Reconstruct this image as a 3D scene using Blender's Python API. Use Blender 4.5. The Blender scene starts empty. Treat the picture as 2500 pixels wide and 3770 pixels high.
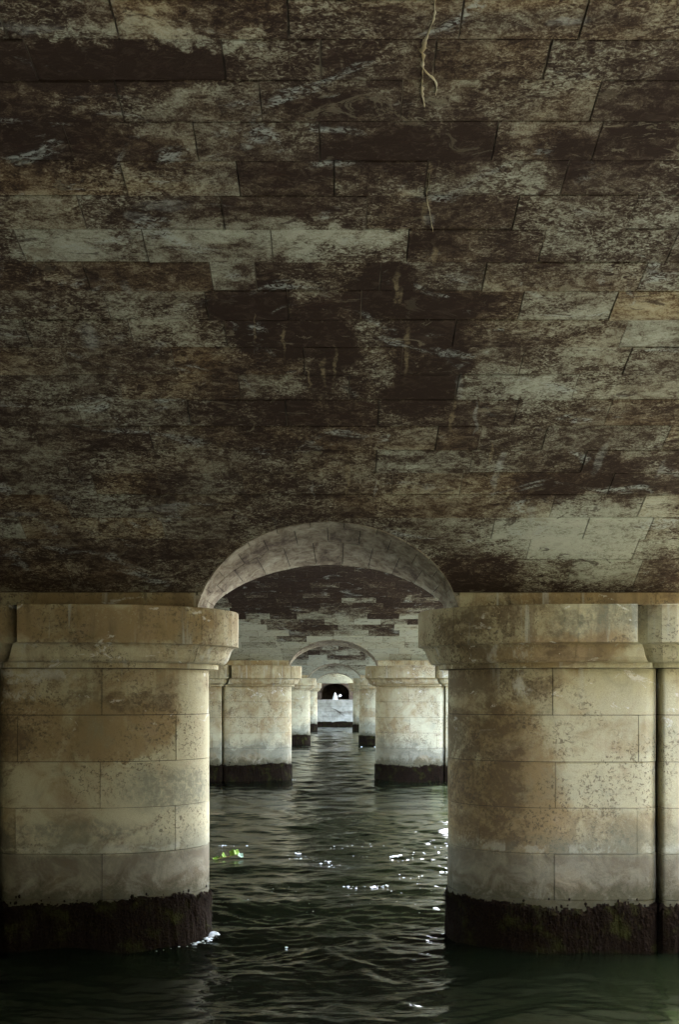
import bpy, math, random
import numpy as np
from mathutils import Vector, noise as mnoise

random.seed(7)
rng = np.random.default_rng(11)
R_ = math.radians
sc = bpy.context.scene

# ------------------------------------------------------------------ camera
cam_d = bpy.data.cameras.new("camera")
cam = bpy.data.objects.new("camera", cam_d)
sc.collection.objects.link(cam)
CAMX, CAMZ = 0.134, 4.19
cam.location = (CAMX, 0.0, CAMZ)
cam.rotation_euler = (R_(90), 0, 0)
cam_d.sensor_fit = 'VERTICAL'
cam_d.sensor_height = 36.0
cam_d.sensor_width = 24.0
cam_d.lens = 35.0
cam_d.shift_y = 0.179
cam_d.shift_x = 0.0032
cam_d.clip_end = 6000.0
sc.camera = cam

# ------------------------------------------------------------------ world, sun, exposure
SUN_EL, SUN_AZ = 62.0, 35.0           # azimuth clockwise from +Y (view direction): high sun ahead, to the right
w = bpy.data.worlds.new("World")
sc.world = w
w.use_nodes = True
nt = w.node_tree
bg = nt.nodes["Background"]
sky = nt.nodes.new("ShaderNodeTexSky")
sky.sky_type = 'NISHITA'
sky.sun_disc = False
sky.sun_elevation = R_(SUN_EL)
sky.sun_rotation = R_(SUN_AZ)
sky.air_density = 1.0
sky.dust_density = 5.0
sky.ozone_density = 0.6
nt.links.new(sky.outputs[0], bg.inputs[0])
bg.inputs[1].default_value = 0.15
sun_d = bpy.data.lights.new("sun", 'SUN')
sun_d.energy = 2.2
sun_d.angle = R_(0.53)
sun_d.color = (1.0, 0.95, 0.86)
sun = bpy.data.objects.new("sun", sun_d)
sc.collection.objects.link(sun)
sdir = Vector((math.sin(R_(SUN_AZ)) * math.cos(R_(SUN_EL)), math.cos(R_(SUN_AZ)) * math.cos(R_(SUN_EL)), math.sin(R_(SUN_EL))))
sun.rotation_euler = sdir.to_track_quat('Z', 'Y').to_euler()
sun.location = sdir * 60
vs = sc.view_settings
vs.view_transform = 'Standard'
vs.look = 'None'
vs.gamma = 1.0
vs.exposure = 5.15
sc.cycles.max_bounces = 8
sc.cycles.diffuse_bounces = 5
sc.cycles.glossy_bounces = 4
sc.cycles.caustics_reflective = True
sc.cycles.blur_glossy = 1.0
sc.cycles.caustics_refractive = False
sc.cycles.sample_clamp_indirect = 8.0

# ------------------------------------------------------------------ helpers: objects
COL = sc.collection


def mesh(name, verts, faces, smooth=False):
    me = bpy.data.meshes.new(name)
    me.from_pydata([tuple(v) for v in verts], [], faces)
    if smooth:
        me.polygons.foreach_set("use_smooth", [True] * len(me.polygons))
    me.update()
    return me


def obj(name, me, mat, parent=None, tone=None):
    o = bpy.data.objects.new(name, me)
    COL.objects.link(o)
    if mat is not None and me is not None and not me.materials:
        me.materials.append(mat)
    if parent is not None:
        o.parent = parent
    if tone is not None:
        o.color = tone
    return o


def thing(name, label, cat, loc=(0, 0, 0), group=None, kind=None):
    o = bpy.data.objects.new(name, None)
    COL.objects.link(o)
    o.location = loc
    o.empty_display_size = 0.2
    tag(o, label, cat, group, kind or 'thing')
    return o


def tag(o, label=None, cat=None, group=None, kind=None):
    if label: o["label"] = label
    if cat: o["category"] = cat
    if group: o["group"] = group
    if kind: o["kind"] = kind
    return o


# ------------------------------------------------------------------ helpers: materials
class NB:
    def __init__(self, name):
        self.m = bpy.data.materials.new(name)
        self.m.use_nodes = True
        self.t = self.m.node_tree
        self.b = self.t.nodes["Principled BSDF"]

    def n(self, typ, **kw):
        nd = self.t.nodes.new(typ)
        for k, v in kw.items():
            setattr(nd, k, v)
        return nd

    def link(self, a, b):
        self.t.links.new(a, b)

    def val(self, sock, v):
        if isinstance(v, bpy.types.NodeSocket):
            self.link(v, sock)
        else:
            sock.default_value = v

    def math(self, op, a, b=0.0, clamp=False):
        nd = self.n("ShaderNodeMath", operation=op, use_clamp=clamp)
        self.val(nd.inputs[0], a)
        self.val(nd.inputs[1], b)
        return nd.outputs[0]

    def mul(self, a, b): return self.math('MULTIPLY', a, b)
    def add(self, a, b): return self.math('ADD', a, b)
    def sub(self, a, b): return self.math('SUBTRACT', a, b)

    def pos(self):
        return self.n("ShaderNodeNewGeometry").outputs["Position"]

    def mapping(self, vec, scale=(1, 1, 1), loc=(0, 0, 0)):
        nd = self.n("ShaderNodeMapping")
        self.link(vec, nd.inputs[0])
        nd.inputs["Location"].default_value = loc
        nd.inputs["Scale"].default_value = scale
        return nd.outputs[0]

    def noise(self, vec, scale, detail=4, rough=0.55, dist=0.0, mscale=None, loc=(0, 0, 0)):
        if mscale is not None or loc != (0, 0, 0):
            vec = self.mapping(vec, mscale or (1, 1, 1), loc)
        nd = self.n("ShaderNodeTexNoise")
        self.link(vec, nd.inputs["Vector"])
        nd.inputs["Scale"].default_value = scale
        nd.inputs["Detail"].default_value = detail
        nd.inputs["Roughness"].default_value = rough
        nd.inputs["Distortion"].default_value = dist
        return nd.outputs["Fac"]

    def step(self, v, lo, hi, a=0.0, b=1.0):
        nd = self.n("ShaderNodeMapRange", interpolation_type='SMOOTHSTEP')
        self.val(nd.inputs[0], v)
        nd.inputs[1].default_value = lo
        nd.inputs[2].default_value = hi
        nd.inputs[3].default_value = a
        nd.inputs[4].default_value = b
        return nd.outputs[0]

    def mix(self, fac, a, b):
        nd = self.n("ShaderNodeMix", data_type='RGBA')
        self.val(nd.inputs[0], fac)
        for s, v in ((nd.inputs[6], a), (nd.inputs[7], b)):
            if isinstance(v, bpy.types.NodeSocket): self.link(v, s)
            else: s.default_value = (*v, 1.0)
        return nd.outputs[2]

    def ramp(self, fac, stops):
        nd = self.n("ShaderNodeValToRGB")
        self.val(nd.inputs[0], fac)
        e = nd.color_ramp.elements
        while len(e) < len(stops): e.new(0.5)
        for i, (p, c) in enumerate(stops):
            e[i].position = p
            e[i].color = (*c, 1.0)
        return nd.outputs[0]

    def bump(self, h, strength=0.4, dist=0.02):
        nd = self.n("ShaderNodeBump")
        nd.inputs["Strength"].default_value = strength
        nd.inputs["Distance"].default_value = dist
        self.link(h, nd.inputs["Height"])
        self.link(nd.outputs[0], self.b.inputs["Normal"])

    def out(self, col, rough=0.9, spec=0.2):
        self.val(self.b.inputs["Base Color"], col if isinstance(col, bpy.types.NodeSocket) else (*col, 1.0))
        self.val(self.b.inputs["Roughness"], rough)
        self.b.inputs["Specular IOR Level"].default_value = spec
        return self.m

    def sepz(self, vec):
        nd = self.n("ShaderNodeSeparateXYZ")
        self.link(vec, nd.inputs[0])
        return nd.outputs

    def blob(self, vec, c, r):
        """1 inside an ellipsoid of radii r at c, soft to 0 outside; vec may be warped"""
        s = self.n("ShaderNodeVectorMath", operation='SUBTRACT')
        self.link(vec, s.inputs[0]); s.inputs[1].default_value = c
        d = self.n("ShaderNodeVectorMath", operation='DIVIDE')
        self.link(s.outputs[0], d.inputs[0]); d.inputs[1].default_value = r
        l = self.n("ShaderNodeVectorMath", operation='LENGTH')
        self.link(d.outputs[0], l.inputs[0])
        return self.step(l.outputs["Value"], 0.55, 1.25, 1.0, 0.0)

    def warp(self, vec, scale, amt):
        nd = self.n("ShaderNodeTexNoise")
        self.link(vec, nd.inputs["Vector"])
        nd.inputs["Scale"].default_value = scale
        nd.inputs["Detail"].default_value = 5
        s = self.n("ShaderNodeVectorMath", operation='SUBTRACT')
        self.link(nd.outputs["Color"], s.inputs[0]); s.inputs[1].default_value = (.5, .5, .5)
        m = self.n("ShaderNodeVectorMath", operation='SCALE')
        self.link(s.outputs[0], m.inputs[0]); m.inputs["Scale"].default_value = amt
        a = self.n("ShaderNodeVectorMath", operation='ADD')
        self.link(vec, a.inputs[0]); self.link(m.outputs[0], a.inputs[1])
        return a.outputs[0]


# ------------------------------------------------------------------ bridge dimensions
PIER = [16.8, 47.8, 81.8, 112.8]
ZS = 5.83                      # springing of the big vaults
TS = 0.9                       # half thickness of the wall over the columns
BW, BZ, BR = 2.10, 5.57, 1.15  # passage arch: half width, springing, rise
XL, XR = -24.0, 6.2           # edges of the bridge


class Vault:
    def __init__(s, ya, yb, rise):
        s.ya, s.yb, s.rise = ya, yb, rise
        s.yc = (ya + yb) / 2
        h = (yb - ya) / 2
        s.R = (h * h + rise * rise) / (2 * rise)
        s.zc = ZS + rise - s.R
        s.A = math.asin(h / s.R)

    def p(s, x, a, depth=0.0):
        return (x, s.yc + (s.R + depth) * math.sin(a), s.zc + (s.R + depth) * math.cos(a))

    def z(s, a): return s.zc + s.R * math.cos(a)

    def y_at(s, z, far):
        z = max(z, ZS)
        d = math.sqrt(max(0, s.R ** 2 - (z - s.zc) ** 2))
        return s.yc + (d if far else -d)


VA = [Vault(PIER[0] - TS - 25.0, PIER[0] - TS, 3.8),
      Vault(PIER[0] + TS, PIER[1] - TS, 3.9),
      Vault(PIER[1] + TS, PIER[2] - TS, 4.0),
      Vault(PIER[2] + TS, PIER[3] - TS, 3.9),
      Vault(PIER[3] + TS, 137.5, 3.8)]


def px_vault(px, py):
    """a point on the near soffit (angle a, x) from its place in the photograph, used once to measure course heights and stains"""
    s = (2560 - py) / 3665
    V = VA[0]
    lo, hi = V.yc, V.yb
    for _ in range(50):
        m = (lo + hi) / 2
        if math.sqrt(V.R ** 2 - (m - V.yc) ** 2) + V.zc > CAMZ + s * m: lo = m
        else: hi = m
    return math.asin((lo - V.yc) / V.R), (px - 1238) * lo / 3665 + CAMX, lo


def xb(z):
    """half width of the passage opening at height z"""
    t = (z - BZ) / BR
    return 0.0 if t >= 1 else BW * math.sqrt(1 - max(t, 0) ** 1.65)


# ------------------------------------------------------------------ materials
def mat_vault():
    N = NB("grimy_vault_stone")
    p = N.pos()
    oi = N.n("ShaderNodeObjectInfo")
    rgb = N.n("ShaderNodeSeparateColor")
    N.link(oi.outputs["Color"], rgb.inputs[0])
    tone, warm, wash = rgb.outputs[0], rgb.outputs[1], rgb.outputs[2]
    big = N.noise(p, 0.50, 6, 0.62, 0.8, (0.70, 1.25, 1.25))
    med = N.noise(p, 1.7, 7, 0.70, 1.2, (0.75, 1.35, 1.35), (7, 3, 1))
    fine = N.noise(p, 8.0, 6, 0.75, 0.8, (0.8, 1.25, 1.25), (2, 9, 4))
    worm = N.noise(p, 19.0, 4, 0.65, 1.5, (0.75, 1.3, 1.3), (1, 1, 8))
    grit = N.noise(p, 60.0, 3, 0.7)
    v = N.add(N.mul(N.sub(tone, 0.5), 0.44), N.mul(N.sub(big, 0.5), 1.4))
    v = N.add(v, N.add(N.mul(N.sub(med, 0.5), 1.35), N.mul(wash, 0.55)))
    wp = N.warp(N.warp(p, 1.1, 1.1), 5.0, 0.35)
    for (px, py, rx, ry, k) in STAINS:
        a, x, d = px_vault(px, py)
        c = VA[0].p(x, a)
        v = N.add(v, N.mul(N.blob(wp, c, (rx, ry, 1.2)), k))
    # farther vaults: sooty crowns, washed paler towards the piers, which also paints in their brighter light
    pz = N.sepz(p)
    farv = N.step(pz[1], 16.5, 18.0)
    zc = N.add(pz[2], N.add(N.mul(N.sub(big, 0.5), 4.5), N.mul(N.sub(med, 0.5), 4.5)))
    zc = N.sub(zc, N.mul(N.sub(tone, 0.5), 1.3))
    soot_baylight = N.step(zc, 6.5, 8.5, 0.66, -0.44)
    v = N.add(v, N.mul(farv, soot_baylight))
    # growths: worm-like speckle is strong on middling stone, weaker on clean or fully crusted stone
    mid = N.mul(N.step(N.math('ABSOLUTE', v), 0.0, 0.75, 1.0, 0.35), N.step(N.noise(p, 0.9, 4, 0.6, 0.5, None, (40, 3, 2)), 0.36, 0.62, 0.25, 1.25))
    v = N.add(v, N.mul(N.mul(N.sub(worm, 0.5), 2.1), mid))
    v = N.add(v, N.mul(N.sub(fine, 0.5), 1.7))
    v = N.add(v, N.mul(N.sub(grit, 0.5), 0.85))
    v = N.add(N.mul(v, 0.94), 0.385)
    dark = (0.037, 0.025, 0.020)
    colA = N.ramp(v, [(0.08, dark), (0.36, (0.088, 0.068, 0.050)), (0.54, (0.200, 0.192, 0.150)), (0.74, (0.345, 0.365, 0.295)), (1.0, (0.50, 0.54, 0.46))])
    colB = N.ramp(v, [(0.08, dark), (0.36, (0.110, 0.070, 0.036)), (0.56, (0.205, 0.150, 0.085)), (0.78, (0.37, 0.315, 0.19)), (1.0, (0.50, 0.46, 0.31))])
    col = N.mix(N.mul(warm, N.step(big, 0.35, 0.65)), colA, colB)
    # crisp crust edges: scabs of black crust and places where it has flaked off
    scab = N.noise(p, 2.6, 8, 0.72, 1.8, (0.6, 1.5, 1.5), (11, 31, 5))
    col = N.mix(N.mul(N.step(scab, 0.585, 0.615), 0.75), col, (0.046, 0.028, 0.022))
    flake = N.noise(p, 2.1, 8, 0.72, 1.5, (0.7, 1.4, 1.4), (51, 7, 15))
    col = N.mix(N.mul(N.step(flake, 0.60, 0.63), N.step(tone, 0.1, 0.6, 0.15, 0.55)), col, (0.27, 0.255, 0.185))
    # fine brown grain that stays visible inside the darkest patches
    col = N.mix(N.mul(N.step(fine, 0.48, 0.66), 0.30), col, (0.13, 0.098, 0.070))
    # lime trails under leaking joints
    dp = N.warp(N.warp(p, 2.5, 0.22), 14.0, 0.07)
    for (px, py, rx, ry, c) in TRAILS:
        a, x, d = px_vault(px, py)
        b = N.blob(dp, VA[0].p(x, a), (rx, ry, 0.5))
        col = N.mix(N.mul(b, N.step(fine, 0.38, 0.62, 0.05, 0.48)), col, c)
    # bluish white lime bloom in thin patches
    lime = N.noise(p, 1.1, 6, 0.62, 1.6, (0.7, 1.4, 1.4), (21, 5, 8))
    lime2 = N.mul(N.step(lime, 0.57, 0.68), N.step(worm, 0.42, 0.58))
    col = N.mix(N.mul(lime2, 0.75), col, (0.46, 0.52, 0.50))
    N.bump(N.add(N.mul(fine, 0.6), N.add(N.mul(worm, 0.35), N.mul(grit, 0.2))), 0.6, 0.035)
    return N.out(col, 0.93, 0.12)


# weather marks, some of them painted light and shade, on the two nearest columns: (centre, radii, kind); kinds: o ochre, b brown, g grey green, w whitened
MARKS = [((-4.75, 15.5, 4.53), (0.55, 0.9, 0.10), 'c'), ((-4.85, 15.5, 4.22), (0.35, 0.9, 0.12), 'c'), ((-4.2, 15.5, 4.57), (0.25, 0.9, 0.06), 'c'), ((3.15, 15.6, 4.25), (0.12, 0.9, 0.25), 'c'),
         ((-4.6, 15.5, 4.3), (1.2, 1.0, 0.40), 'b'), ((-4.9, 15.5, 3.7), (0.8, 1.0, 0.5), 'o'), ((-3.2, 15.6, 3.6), (1.0, 1.0, 0.55), 'o'),
         ((-3.0, 15.6, 4.05), (0.6, 1.0, 0.22), 'b'), ((-2.6, 16.2, 2.7), (0.9, 1.0, 0.35), 'g'), ((-4.0, 15.6, 2.1), (1.1, 1.0, 0.22), 'g'),
         ((-2.9, 15.8, 1.95), (0.7, 1.0, 0.25), 'b'), ((-2.6, 16.0, 1.95), (0.9, 1.0, 0.22), 'w'), ((-4.0, 15.6, 1.72), (1.2, .8, 0.05), 'w'),
         ((-2.2, 16.6, 3.0), (0.35, 1.0, 1.6), 'w'), ((-2.9, 15.8, 3.14), (0.5, 1.0, 0.05), 'w'),  # the tall whitened mark paints the lit nose of the left column
         ((-3.6, 15.3, 5.3), (2.2, 1.0, 0.35), 'o'), ((-3.4, 15.9, 5.7), (1.6, 0.5, 0.25), 'o'), ((-5.1, 15.6, 2.6), (0.5, 1.2, 2.2), 'b'),  # the tall brown mark at far left puts light falloff into the colour
         ((2.75, 15.7, 4.35), (0.85, 0.9, 0.45), 'b'), ((2.2, 16.4, 3.6), (0.5, 1.0, 1.8), 'b'), ((2.9, 15.7, 3.5), (0.75, 1.0, 0.5), 'o'),  # brown here also paints the shaded nose of the right column
         ((2.3, 16.2, 2.3), (0.5, 1.0, 1.0), 'o'), ((3.0, 15.7, 2.0), (0.8, 1.0, 0.35), 'o'), ((2.6, 15.5, 5.3), (1.5, 1.2, 0.6), 'b'), ((2.45, 15.95, 2.8), (0.75, 1.0, 1.9), 'b'), ((2.9, 15.7, 2.6), (0.9, 1.0, 1.3), 'o'), ((3.6, 15.4, 4.9), (1.0, 1.0, 0.3), 'o'),  # long brown and ochre marks deepen that painted shade on the nose
         ((4.6, 15.6, 4.2), (0.9, 1.0, 0.45), 'w'), ((4.6, 15.6, 2.8), (1.0, 1.0, 0.5), 'w'), ((4.7, 15.6, 1.25), (0.7, 1.0, 0.16), 'w'),
         ((4.4, 15.6, 1.5), (0.9, 1.0, 0.10), 'g'), ((4.2, 15.2, 5.4), (0.9, 1.0, 0.3), 'g'), ((5.6, 15.2, 5.0), (0.95, 1.2, 0.7), 'w'), ((5.9, 15.6, 3.0), (0.7, 1.2, 1.8), 'w'), ((4.2, 15.9, 5.72), (1.4, 0.5, 0.2), 'o')]  # whitened marks brighten the outer right column in place of side light


def mat_pier(name, seed=(0, 0, 0)):
    N = NB(name)
    p = N.pos()
    z = N.sepz(p)[2]
    oi = N.n("ShaderNodeObjectInfo")
    tone = oi.outputs["Random"]
    big = N.noise(p, 0.5, 6, 0.62, 0.6, (1, 1, 0.9), seed)
    streak = N.noise(p, 2.2, 5, 0.6, 0.3, (1.3, 1.3, 0.16), (3, 4, 5))
    med = N.noise(p, 2.2, 7, 0.68, 0.9, None, (9, 1, 6))
    fine = N.noise(p, 11.0, 6, 0.72, 0.5)
    spots = N.noise(p, 21.0, 4, 0.6, 0.8, None, (4, 2, 7))
    grit = N.noise(p, 70.0, 3, 0.7)
    pale, ochre = (0.44, 0.415, 0.275), (0.275, 0.210, 0.108)
    wp = N.warp(N.warp(p, 1.3, 0.7), 7.0, 0.22)
    acc = {k: None for k in 'obgwc'}
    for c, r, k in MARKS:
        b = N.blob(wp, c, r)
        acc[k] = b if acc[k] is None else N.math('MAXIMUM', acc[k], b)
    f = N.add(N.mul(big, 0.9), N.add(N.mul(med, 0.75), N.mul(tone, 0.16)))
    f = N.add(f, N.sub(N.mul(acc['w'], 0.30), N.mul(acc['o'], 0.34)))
    col = N.mix(N.step(f, 0.66, 1.05), ochre, pale)
    hue = N.noise(p, 1.1, 6, 0.65, 0.7, None, (17, 8, 33))
    col = N.mix(N.mul(N.step(hue, 0.52, 0.68), 0.4), col, (0.235, 0.250, 0.185))
    col = N.mix(N.mul(N.step(hue, 0.46, 0.32), 0.4), col, (0.34, 0.265, 0.175))
    # brown weathering patches, plus the painted shade among the marks
    br = N.add(N.noise(p, 0.85, 7, 0.68, 0.9, (1, 1, 1.3), (31, 2, 3)), N.add(N.mul(N.sub(fine, 0.5), 0.35), N.mul(N.sub(spots, .5), 0.2)))
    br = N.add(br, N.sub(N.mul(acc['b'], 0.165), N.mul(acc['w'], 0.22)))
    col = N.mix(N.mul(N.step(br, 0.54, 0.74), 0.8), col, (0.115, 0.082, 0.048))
    # speckle colonies
    sp = N.mul(N.step(N.noise(p, 0.9, 5, 0.6, 0.4, (1, 1, 1.2), (4, 14, 2)), 0.44, 0.58), N.step(spots, 0.54, 0.60))
    col = N.mix(N.mul(sp, 0.72), col, (0.10, 0.082, 0.055))
    pl = N.mul(N.step(N.noise(p, 0.8, 5, 0.6, 0.4, None, (14, 1, 12)), 0.48, 0.62), N.step(spots, 0.46, 0.38))
    col = N.mix(N.mul(pl, 0.45), col, (0.44, 0.41, 0.29))
    # run-off streaks under the capital
    st = N.mul(N.step(streak, 0.50, 0.66), N.step(z, 3.4, 5.4))
    col = N.mix(N.mul(st, N.step(acc['w'], 0.0, 0.8, 0.6, 0.05)), col, (0.15, 0.112, 0.068))
    st2 = N.mul(N.step(N.noise(p, 3.4, 4, 0.6, 0.2, (1.3, 1.3, 0.10), (13, 4, 5)), 0.58, 0.68), N.step(z, 3.8, 5.4))
    col = N.mix(N.mul(st2, 0.6), col, (0.46, 0.49, 0.45))
    # flood marks: grey green film, waving upper limit
    zz = N.add(z, N.add(N.mul(N.sub(big, 0.5), 2.6), N.mul(N.sub(med, 0.5), 1.2)))
    film = N.mul(N.step(zz, 1.5, 2.3, 1.0, 0.0), N.step(zz, 0.9, 1.35))
    film = N.math('MAXIMUM', film, N.mul(acc['g'], N.step(fine, 0.3, 0.6)))
    col = N.mix(N.mul(film, 0.66), col, (0.145, 0.160, 0.125))
    far = N.step(N.sepz(p)[1], 22.0, 34.0)
    zt = N.add(N.add(z, N.mul(N.sub(fine, 0.5), 0.16)), N.mul(far, N.mul(N.add(N.mul(N.sub(big, 0.5), 3.0), N.mul(N.sub(med, 0.5), 1.6)), 0.55)))
    low = N.step(zt, 1.64, 1.72, 1.0, 0.0)
    lowc = N.mix(N.step(med, 0.38, 0.66), (0.125, 0.108, 0.074), (0.215, 0.200, 0.145))
    lowc = N.mix(N.mul(N.step(spots, 0.5, 0.6), 0.3), lowc, (0.11, 0.10, 0.08))
    col = N.mix(N.mul(low, N.sub(0.8, N.mul(far, 0.45))), col, lowc)
    rim = N.add(N.mul(N.step(zt, 0.98, 1.16, 1.0, 0.0), N.step(med, 0.42, 0.6)), N.mul(N.mul(N.step(zt, 1.70, 1.74), N.step(zt, 1.78, 1.92, 1.0, 0.0)), N.step(med, 0.45, 0.55)))
    col = N.mix(N.mul(rim, N.sub(0.5, N.mul(far, 0.35))), col, (0.40, 0.415, 0.34))
    wet = N.add(z, N.add(N.mul(N.sub(med, 0.5), 0.9), N.mul(N.sub(spots, 0.5), 0.45)))
    col = N.mix(N.mul(N.step(wet, 0.98, 1.42, 1.0, 0.0), 0.88), col, (0.052, 0.050, 0.026))
    # white crust
    cr = N.noise(p, 1.7, 6, 0.6, 1.2, (1, 1, 1.8), (5, 25, 4))
    col = N.mix(N.mul(N.mul(N.step(cr, 0.62, 0.65), N.step(fine, 0.42, 0.55)), N.mul(N.step(z, 3.4, 4.0), 0.8)), col, (0.62, 0.62, 0.56))
    ck = N.mul(acc['c'], N.step(N.add(N.mul(fine, .6), N.mul(med, .5)), 0.50, 0.60))
    col = N.mix(N.mul(ck, 0.75), col, (0.48, 0.48, 0.42))
    col = N.mix(N.mul(N.step(grit, 0.40, 0.70), 0.25), col, (0.12, 0.098, 0.065))
    N.bump(N.add(N.mul(fine, 0.5), N.add(N.mul(spots, 0.25), N.mul(grit, 0.2))), 0.7, 0.022)
    return N.out(col, 0.9, 0.15)


def mat_barrel():
    N = NB("passage_arch_stone")
    p = N.pos()
    oi = N.n("ShaderNodeObjectInfo")
    big = N.noise(p, 0.7, 5, 0.6, 0.6)
    streak = N.noise(p, 3.4, 7, 0.7, 0.5, (1.6, 0.45, 1.6))
    fine = N.noise(p, 12.0, 5, 0.7)
    grit = N.noise(p, 50.0, 3, 0.7)
    f = N.add(N.sub(N.add(N.mul(big, 0.55), N.mul(streak, 1.25)), 0.40), N.add(N.mul(N.sub(oi.outputs["Random"], 0.5), 0.10), N.mul(N.sub(fine, 0.5), 0.35)))
    col = N.ramp(f, [(0.20, (0.055, 0.040, 0.029)), (0.36, (0.145, 0.118, 0.084)), (0.54, (0.265, 0.240, 0.178)), (0.76, (0.42, 0.405, 0.32))])
    N.bump(N.add(N.mul(fine, 0.5), N.mul(grit, 0.3)), 0.35, 0.02)
    return N.out(col, 0.92, 0.12)


def mat_simple(name, c1, c2, scale, rough=0.9, bump=0.4, spec=0.15, ms=None):
    N = NB(name)
    p = N.pos()
    a = N.noise(p, scale, 6, 0.65, 0.4, ms)
    col = N.mix(N.step(a, 0.35, 0.65), c1, c2)
    N.bump(N.noise(p, scale * 6, 4), bump, 0.02)
    return N.out(col, rough, spec)


def mat_moss():
    N = NB("wet_river_moss")
    p = N.pos()
    a = N.noise(p, 2.5, 6, 0.7)
    b = N.noise(p, 28.0, 4, 0.7)
    col = N.mix(N.step(b, 0.35, 0.7), (0.006, 0.0038, 0.003), (0.015, 0.010, 0.0055))
    col = N.mix(N.mul(N.step(a, 0.5, 0.68), 0.5), col, (0.036, 0.040, 0.009))
    N.bump(b, 0.8, 0.05)
    return N.out(col, 1.0, 0.03)


def mat_water():
    N = NB("murky_green_river")
    p = N.pos()
    a = N.noise(p, 5.5, 4, 0.55, 0.3, (0.55, 1.25, 1))
    b = N.noise(p, 16.0, 3, 0.55, 0.2, (0.6, 1.2, 1))
    h = N.add(N.mul(a, 1.0), N.mul(b, 0.30))
    N.bump(h, 0.34, 0.035)
    tur = N.noise(p, 0.35, 4)
    col = N.mix(tur, (0.0020, 0.0030, 0.0013), (0.0030, 0.0045, 0.0019))
    N.b.inputs["IOR"].default_value = 1.333
    return N.out(col, 0.06, 0.5)


# lime trails on the near soffit: (photo x, photo y, half width, half length, colour)
LY, LB = (0.36, 0.31, 0.19), (0.42, 0.46, 0.44)
TRAILS = [(1590, 640, .025, .16, LY), (1580, 780, .03, .22, LY), (1592, 815, .06, .08, LB), (1610, 940, .03, .20, LY), (1455, 1060, .035, .25, LY),
          (1470, 1090, .02, .12, LY), (1665, 1530, .03, .28, LY), (1692, 1425, .05, .22, LB), (1752, 1540, .03, .3, LB), (1806, 1670, .025, .22, LY),
          (1832, 1740, .05, .35, LB), (1848, 1700, .05, .2, LB), (1282, 1740, .03, .45, LY), (2208, 1690, .06, .3, LB), (2430, 1730, .04, .2, LB),
          (940, 1215, .018, .25, LY), (1045, 1250, .02, .22, LY), (1192, 1370, .025, .25, LY), (1230, 1340, .02, .3, LY), (1958, 1900, .06, .25, LB), (1980, 1960, .035, .3, LB),
          (1500, 1290, .03, .4, LY), (1130, 1390, .02, .2, LY), (1384, 1800, .02, .2, LB), (1150, 1800, .02, .15, LB),
          (330, 1240, .12, .22, LB), (600, 760, .28, .07, LB), (500, 800, .12, .06, LB), (600, 1870, .42, .06, LB), (80, 1890, .25, .05, LB), (465, 1060, .06, .10, LB), (110, 100, .25, .04, LB), (2100, 85, .15, .04, LB)]
# stains on the near soffit: (photo x, photo y, half size along x, half size along the arch, change of paleness)
STAINS = [
    (450, 220, 1.0, 0.28, -0.55), (100, 470, 0.8, 0.30, -0.30), (330, 560, 0.7, 0.25, -0.30),
    (980, 1180, 0.75, 0.55, -0.60), (1370, 1030, 0.35, 0.30, -0.60), (1560, 1330, 0.45, 1.0, -0.50),
    (1210, 1330, 0.35, 0.8, -0.40), (1500, 560, 0.9, 0.35, -0.25), (2230, 520, 0.8, 0.30, -0.35),
    (1500, 1100, 0.9, 0.30, -0.35), (2150, 1760, 0.9, 0.55, -0.30), (1060, 1560, 1.2, 0.6, -0.25),
    (900, 880, 0.9, 0.22, 0.25), (1250, 900, 0.6, 0.2, 0.22), (1350, 1400, 0.3, 0.3, 0.1),
    (2150, 2000, 1.9, 0.95, 0.42), (2300, 1850, 0.9, 0.25, 0.25), (2300, 1180, 0.8, 0.6, 0.22), (2250, 800, 1.0, 0.6, 0.16),
    (1900, 1430, 0.9, 0.35, 0.25), (600, 100, 0.9, 0.12, 0.5), (250, 1450, 0.8, 0.5, 0.14),
    (1750, 2150, 0.8, 0.6, -0.35), (400, 2100, 2.2, 0.5, -0.12), (1250, 1900, 1.4, 0.35, -0.1),
]
M_VAULT = mat_vault()
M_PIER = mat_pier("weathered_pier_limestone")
M_BARREL = mat_barrel()
M_MORTAR = mat_simple("dark_mortar", (0.030, 0.024, 0.018), (0.07, 0.058, 0.045), 3.0)
M_JOINT = mat_simple("old_lime_joint", (0.045, 0.036, 0.028), (0.17, 0.15, 0.115), 1.4)
M_MOSS = mat_moss()
M_WATER = mat_water()
M_QUAY = mat_simple("pale_quay_stone", (0.22, 0.215, 0.17), (0.36, 0.36, 0.30), 1.2)
M_BLOCKER = mat_simple("dim_sky_blocker", (0.07, 0.07, 0.04), (0.20, 0.17, 0.11), 0.4)  # kept dark so the added blockers bounce less light onto the piers
M_DARK = mat_simple("dark_brown_stone", (0.05, 0.036, 0.027), (0.11, 0.082, 0.060), 1.5)  # dark brown stone for the tunnel and the sign post
M_LIME = mat_simple("calcite_crust", (0.36, 0.30, 0.17), (0.55, 0.52, 0.38), 5.0)
M_FOAM = mat_simple("white_foam", (0.55, 0.62, 0.66), (0.75, 0.79, 0.80), 20.0, 0.6)

# ------------------------------------------------------------------ the river
WL = 0.15                      # river level


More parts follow.
